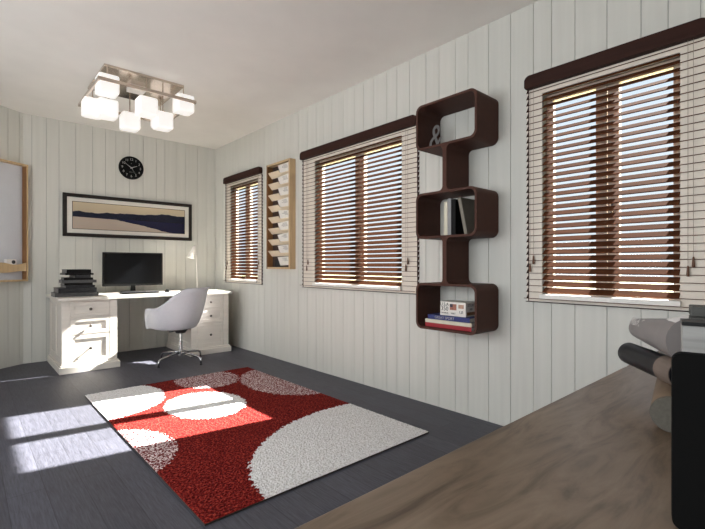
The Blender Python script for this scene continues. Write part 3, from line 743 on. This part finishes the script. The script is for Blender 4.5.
for cx_, cy_, cz_, kd in cubes:
    bm = bmesh.new(); q = .079
    box(bm, cx_-q, cx_+q, cy_-q, cy_+q, cz_-q, cz_+q); cu = obj('glass_shade', bm, M['glass_lamp'], t, bevel=.018, seg=2)
    bm = bmesh.new(); tube(bm, [(cx_, cy_, cz_+q+.001), (cx_, cy_, -.0225)], .005, 8); lathe(bm, [(.022,cz_+q+.0005),(.022,cz_+q+.02)], 14, (cx_, cy_, 0))
    obj('drop_rod', bm, M['nickel'], t)

# ------------------------------------------------------------ foreground desk and what stands on it
TZ = .75
t = thing('foreground_table', (1.35, .48, 0), 'long brown wood-grained table top in the foreground by the right wall', 'table')
bm = bmesh.new(); box(bm, -1.65, 1.385, -.95, 0, TZ-.036, TZ); obj('tabletop', bm, M['worktop'], t, bevel=.002)
for x in (-1.6, 1.31):
    for y in (-.9, -.1):
        bm = bmesh.new(); box(bm, x, x+.06, y, y+.06, 0, TZ-.0365); obj('leg', bm, M['worktop'], t, bevel=.002)
A = math.radians(42); FV = Vector((math.sin(A), math.cos(A), 0)); RV = Vector((math.cos(A), -math.sin(A), 0))
def W(px, py, dep): return FV*dep + RV*((px-352.5)/432*dep) + Vector((0,0,1.1-(py-265.5)/432*dep))
def roll(name, p0, p1, r0, r1, m0, label, parts=(), spiral=True):
    p0, p1 = Vector(p0), Vector(p1); t = thing(name, (p0.x, p0.y, p0.z-r0), label, 'rolled magazine'); o = t.location
    ax = (p1-p0); ln = ax.length; ax.normalize()
    bm = bmesh.new(); n = 10
    pts = [p0-o + ax*ln*k/n for k in range(n+1)]; rr = [r0+(r1-r0)*k/n for k in range(n+1)]
    tube(bm, [pts[0]-ax*.006, pts[0]-ax*.003] + pts, [r0*.80, r0*.94]+rr, 28); bd = obj('rolled_sheet', bm, m0, t, smooth=True)
    md = bd.modifiers.new('e', 'EDGE_SPLIT'); md.split_angle = .8
    return t, ax, ln, p0-o
# lowest roll, end towards the camera
r3, ax3, ln3, s3 = roll('rolled_magazine', (1.104,.226,TZ+.0385), (1.50,.300,TZ+.0385), .0375, .0375, M['roll_beige'], 'beige roll with grey round end lying lowest on the brown table')
bm = bmesh.new(); lathe(bm, [(.036,0),(.0372,.004),(.0372,.012)], 28, mtx=Matrix.Translation(s3-ax3*.012) @ ax3.to_track_quat('Z','Y').to_matrix().to_4x4()); obj('end_cap', bm, M['roll_end'], r3)
# middle roll
a2, b2 = W(629,352.5,1.20), W(684,377,.955); a2.z = b2.z = TZ+.0385+.0375+.029+.002
r2, ax2, ln2, s2 = roll('rolled_magazine', a2, b2, .029, .030, M['roll_black'], 'glossy black roll lying across the lowest roll below the grey one')
bm = bmesh.new(); q0, q1 = .74, .99
tube(bm, [s2+ax2*ln2*(q0+(q1-q0)*k/6) for k in range(7)], .0312, 28, caps=True); obj('wrap_band', bm, M['roll_taupe'], r2, smooth=False)
a1, b1_ = W(640,331.5,1.25), W(694,352,.90); a1.z = a2.z+.029+.029+.003; b1_.z = a1.z+.022
r1, ax1, ln1, s1 = roll('rolled_magazine', a1, b1_, .0285, .050, M['roll_grey'], 'topmost grey roll with faint script lettering at the right edge')
bm = bmesh.new(); up_ = Vector((0,0,1))
tube(bm, [s1+ax1*.05+up_*.008, s1+ax1*.2+up_*.012, s1+ax1*ln1*.99+up_*.022], [.018,.026,.035], 24); obj('loose_page', bm, M['roll_light'], r1, smooth=True)
# lettering along the visible flank of the topmost roll
side = Vector((ax1.y, -ax1.x, 0)); 
if side.dot(Vector((0,0,0))-a1) < 0: side = -side
nn = (side*.8+Vector((0,0,.62))).normalized(); yy_ = nn.cross(ax1).normalized()
if yy_.z < 0: yy_ = -yy_
xx_ = yy_.cross(nn)
tx = text('lettering', 'Wish & home', .034, M['roll_light'], r1, (0,0,0), (0,0,0), .0004)
tx.matrix_local = Matrix.Translation(s1+ax1*.115+nn*.0335) @ basis(xx_, yy_, nn)
# grey box and dark block behind the black panel
def standing(name, pxl, dep, wd, dp, hh, m, label, cat, extra=None, yaw=0):
    base = W(pxl, 300, dep); base.z = TZ+.0005
    ang = -A + yaw
    t = thing(name, base, label, cat, rz=ang)
    return t
t = standing('storage_box', 682.5, .70, .18, .14, .26, None, 'grey wood-grained box standing behind the black tablet', 'box', yaw=math.radians(-35))
hb = 1.1-(318.5-265.5)/432*.70-TZ
bm = bmesh.new(); box(bm, 0, .17, 0, .06, 0, hb-.012); obj('box_body', bm, M['grey_wood'], t, bevel=.001)
bm = bmesh.new(); box(bm, -.001, .171, -.001, .061, hb-.0115, hb-.006); obj('lid', bm, M['black'], t, bevel=.0008)
t = standing('wooden_block', 690.5, .80, .2, .1, .28, None, 'dark charcoal block standing behind the grey box', 'block', yaw=math.radians(-35))
hb2 = 1.1-(306.5-265.5)/432*.80-TZ
bm = bmesh.new(); box(bm, 0, .16, 0, .05, 0, hb2-.02); obj('block_body', bm, M['charcoal_wood'], t, bevel=.002)
bm = bmesh.new(); box(bm, .0, .16, .0, .05, hb2-.0195, hb2); obj('block_top', bm, M['charcoal_wood'], t, bevel=.002)
# black panel, rounded corners
t = standing('black_tablet', 672, .575, .2, .02, .23, None, 'black rounded tablet standing upright at the right edge of the table', 'tablet', yaw=math.radians(-33))
hp = 1.1-(352.5-265.5)/432*.575-TZ
bm = bmesh.new(); wd = .32; extrude_poly(bm, [(a, 0, b) for a, b in rrect(wd, hp, .012, 6, wd/2, hp/2)], (0,.014,0)); obj('housing', bm, M['matte_black'], t, bevel=.001)
bm = bmesh.new(); extrude_poly(bm, [(.10,.0145,.12), (.10,.0145,.10), (.10,.075,0), (.10,.082,0)], (.10,0,0)); obj('kickstand', bm, M['matte_black'], t)

# ------------------------------------------------------------ outside
bm = bmesh.new(); box(bm, XR+.12, 60, -40, 60, -.5, -.35)
struct('ground', bm, mat('dry_grass', (120,118,84), .9, noise=3, var=.3))
SUNDIR = Vector((-.988*math.cos(math.radians(39.2)), .152*math.cos(math.radians(39.2)), -math.sin(math.radians(39.2))))
sl = bpy.data.lights.new('sun', 'SUN'); sl.energy = 84; sl.angle = math.radians(.9); sl.color = (1,.97,.92)
so = bpy.data.objects.new('sun', sl); COL.objects.link(so); so.rotation_euler = SUNDIR.to_track_quat('-Z','Y').to_euler(); so.location = (8,2,6)

w = bpy.data.worlds.new('sky'); S.world = w; w.use_nodes = True
N = w.node_tree.nodes; L = w.node_tree.links; bg = N['Background']
tc = N.new('ShaderNodeTexCoord'); sp = N.new('ShaderNodeSeparateXYZ'); L.new(tc.outputs['Generated'], sp.inputs[0])
rp = N.new('ShaderNodeValToRGB'); e = rp.color_ramp.elements
e[0].position = 0; e[0].color = (.86,.94,1,1); e[1].position = .7; e[1].color = (.62,.80,1,1)
L.new(sp.outputs[2], rp.inputs[0]); L.new(rp.outputs[0], bg.inputs[0]); bg.inputs[1].default_value = 1.15

def area(name, loc, rot, sx, sy, e, col=(1,1,1)):
    l = bpy.data.lights.new(name, 'AREA'); l.shape = 'RECTANGLE'; l.size = sx; l.size_y = sy; l.energy = e; l.color = col
    o = bpy.data.objects.new(name, l); COL.objects.link(o); o.location = loc; o.rotation_euler = rot; return o
# fill lights added outside the unseen left wall openings to brighten the room
for a, b in LW_FILL_GAPS: area('fill_left', (XL-.14, (a+b)/2, 1.575), (0, -PI/2, 0), 1.45, b-a, 38 if a < 0 else 74, (.95,.97,1))
# ------------------------------------------------------------ camera
cam = bpy.data.cameras.new('camera'); cam.sensor_width = 36; cam.sensor_fit = 'HORIZONTAL'; cam.lens = 432/705*36; cam.shift_y = 1/705; cam.clip_start = .02
co = bpy.data.objects.new('camera', cam); COL.objects.link(co); co.location = (0,0,1.1); co.rotation_euler = (PI/2, 0, -A)
S.camera = co
vs = S.view_settings; vs.view_transform = 'Standard'; vs.look = 'None'; vs.exposure = 0; vs.gamma = 1; vs.use_curve_mapping = False
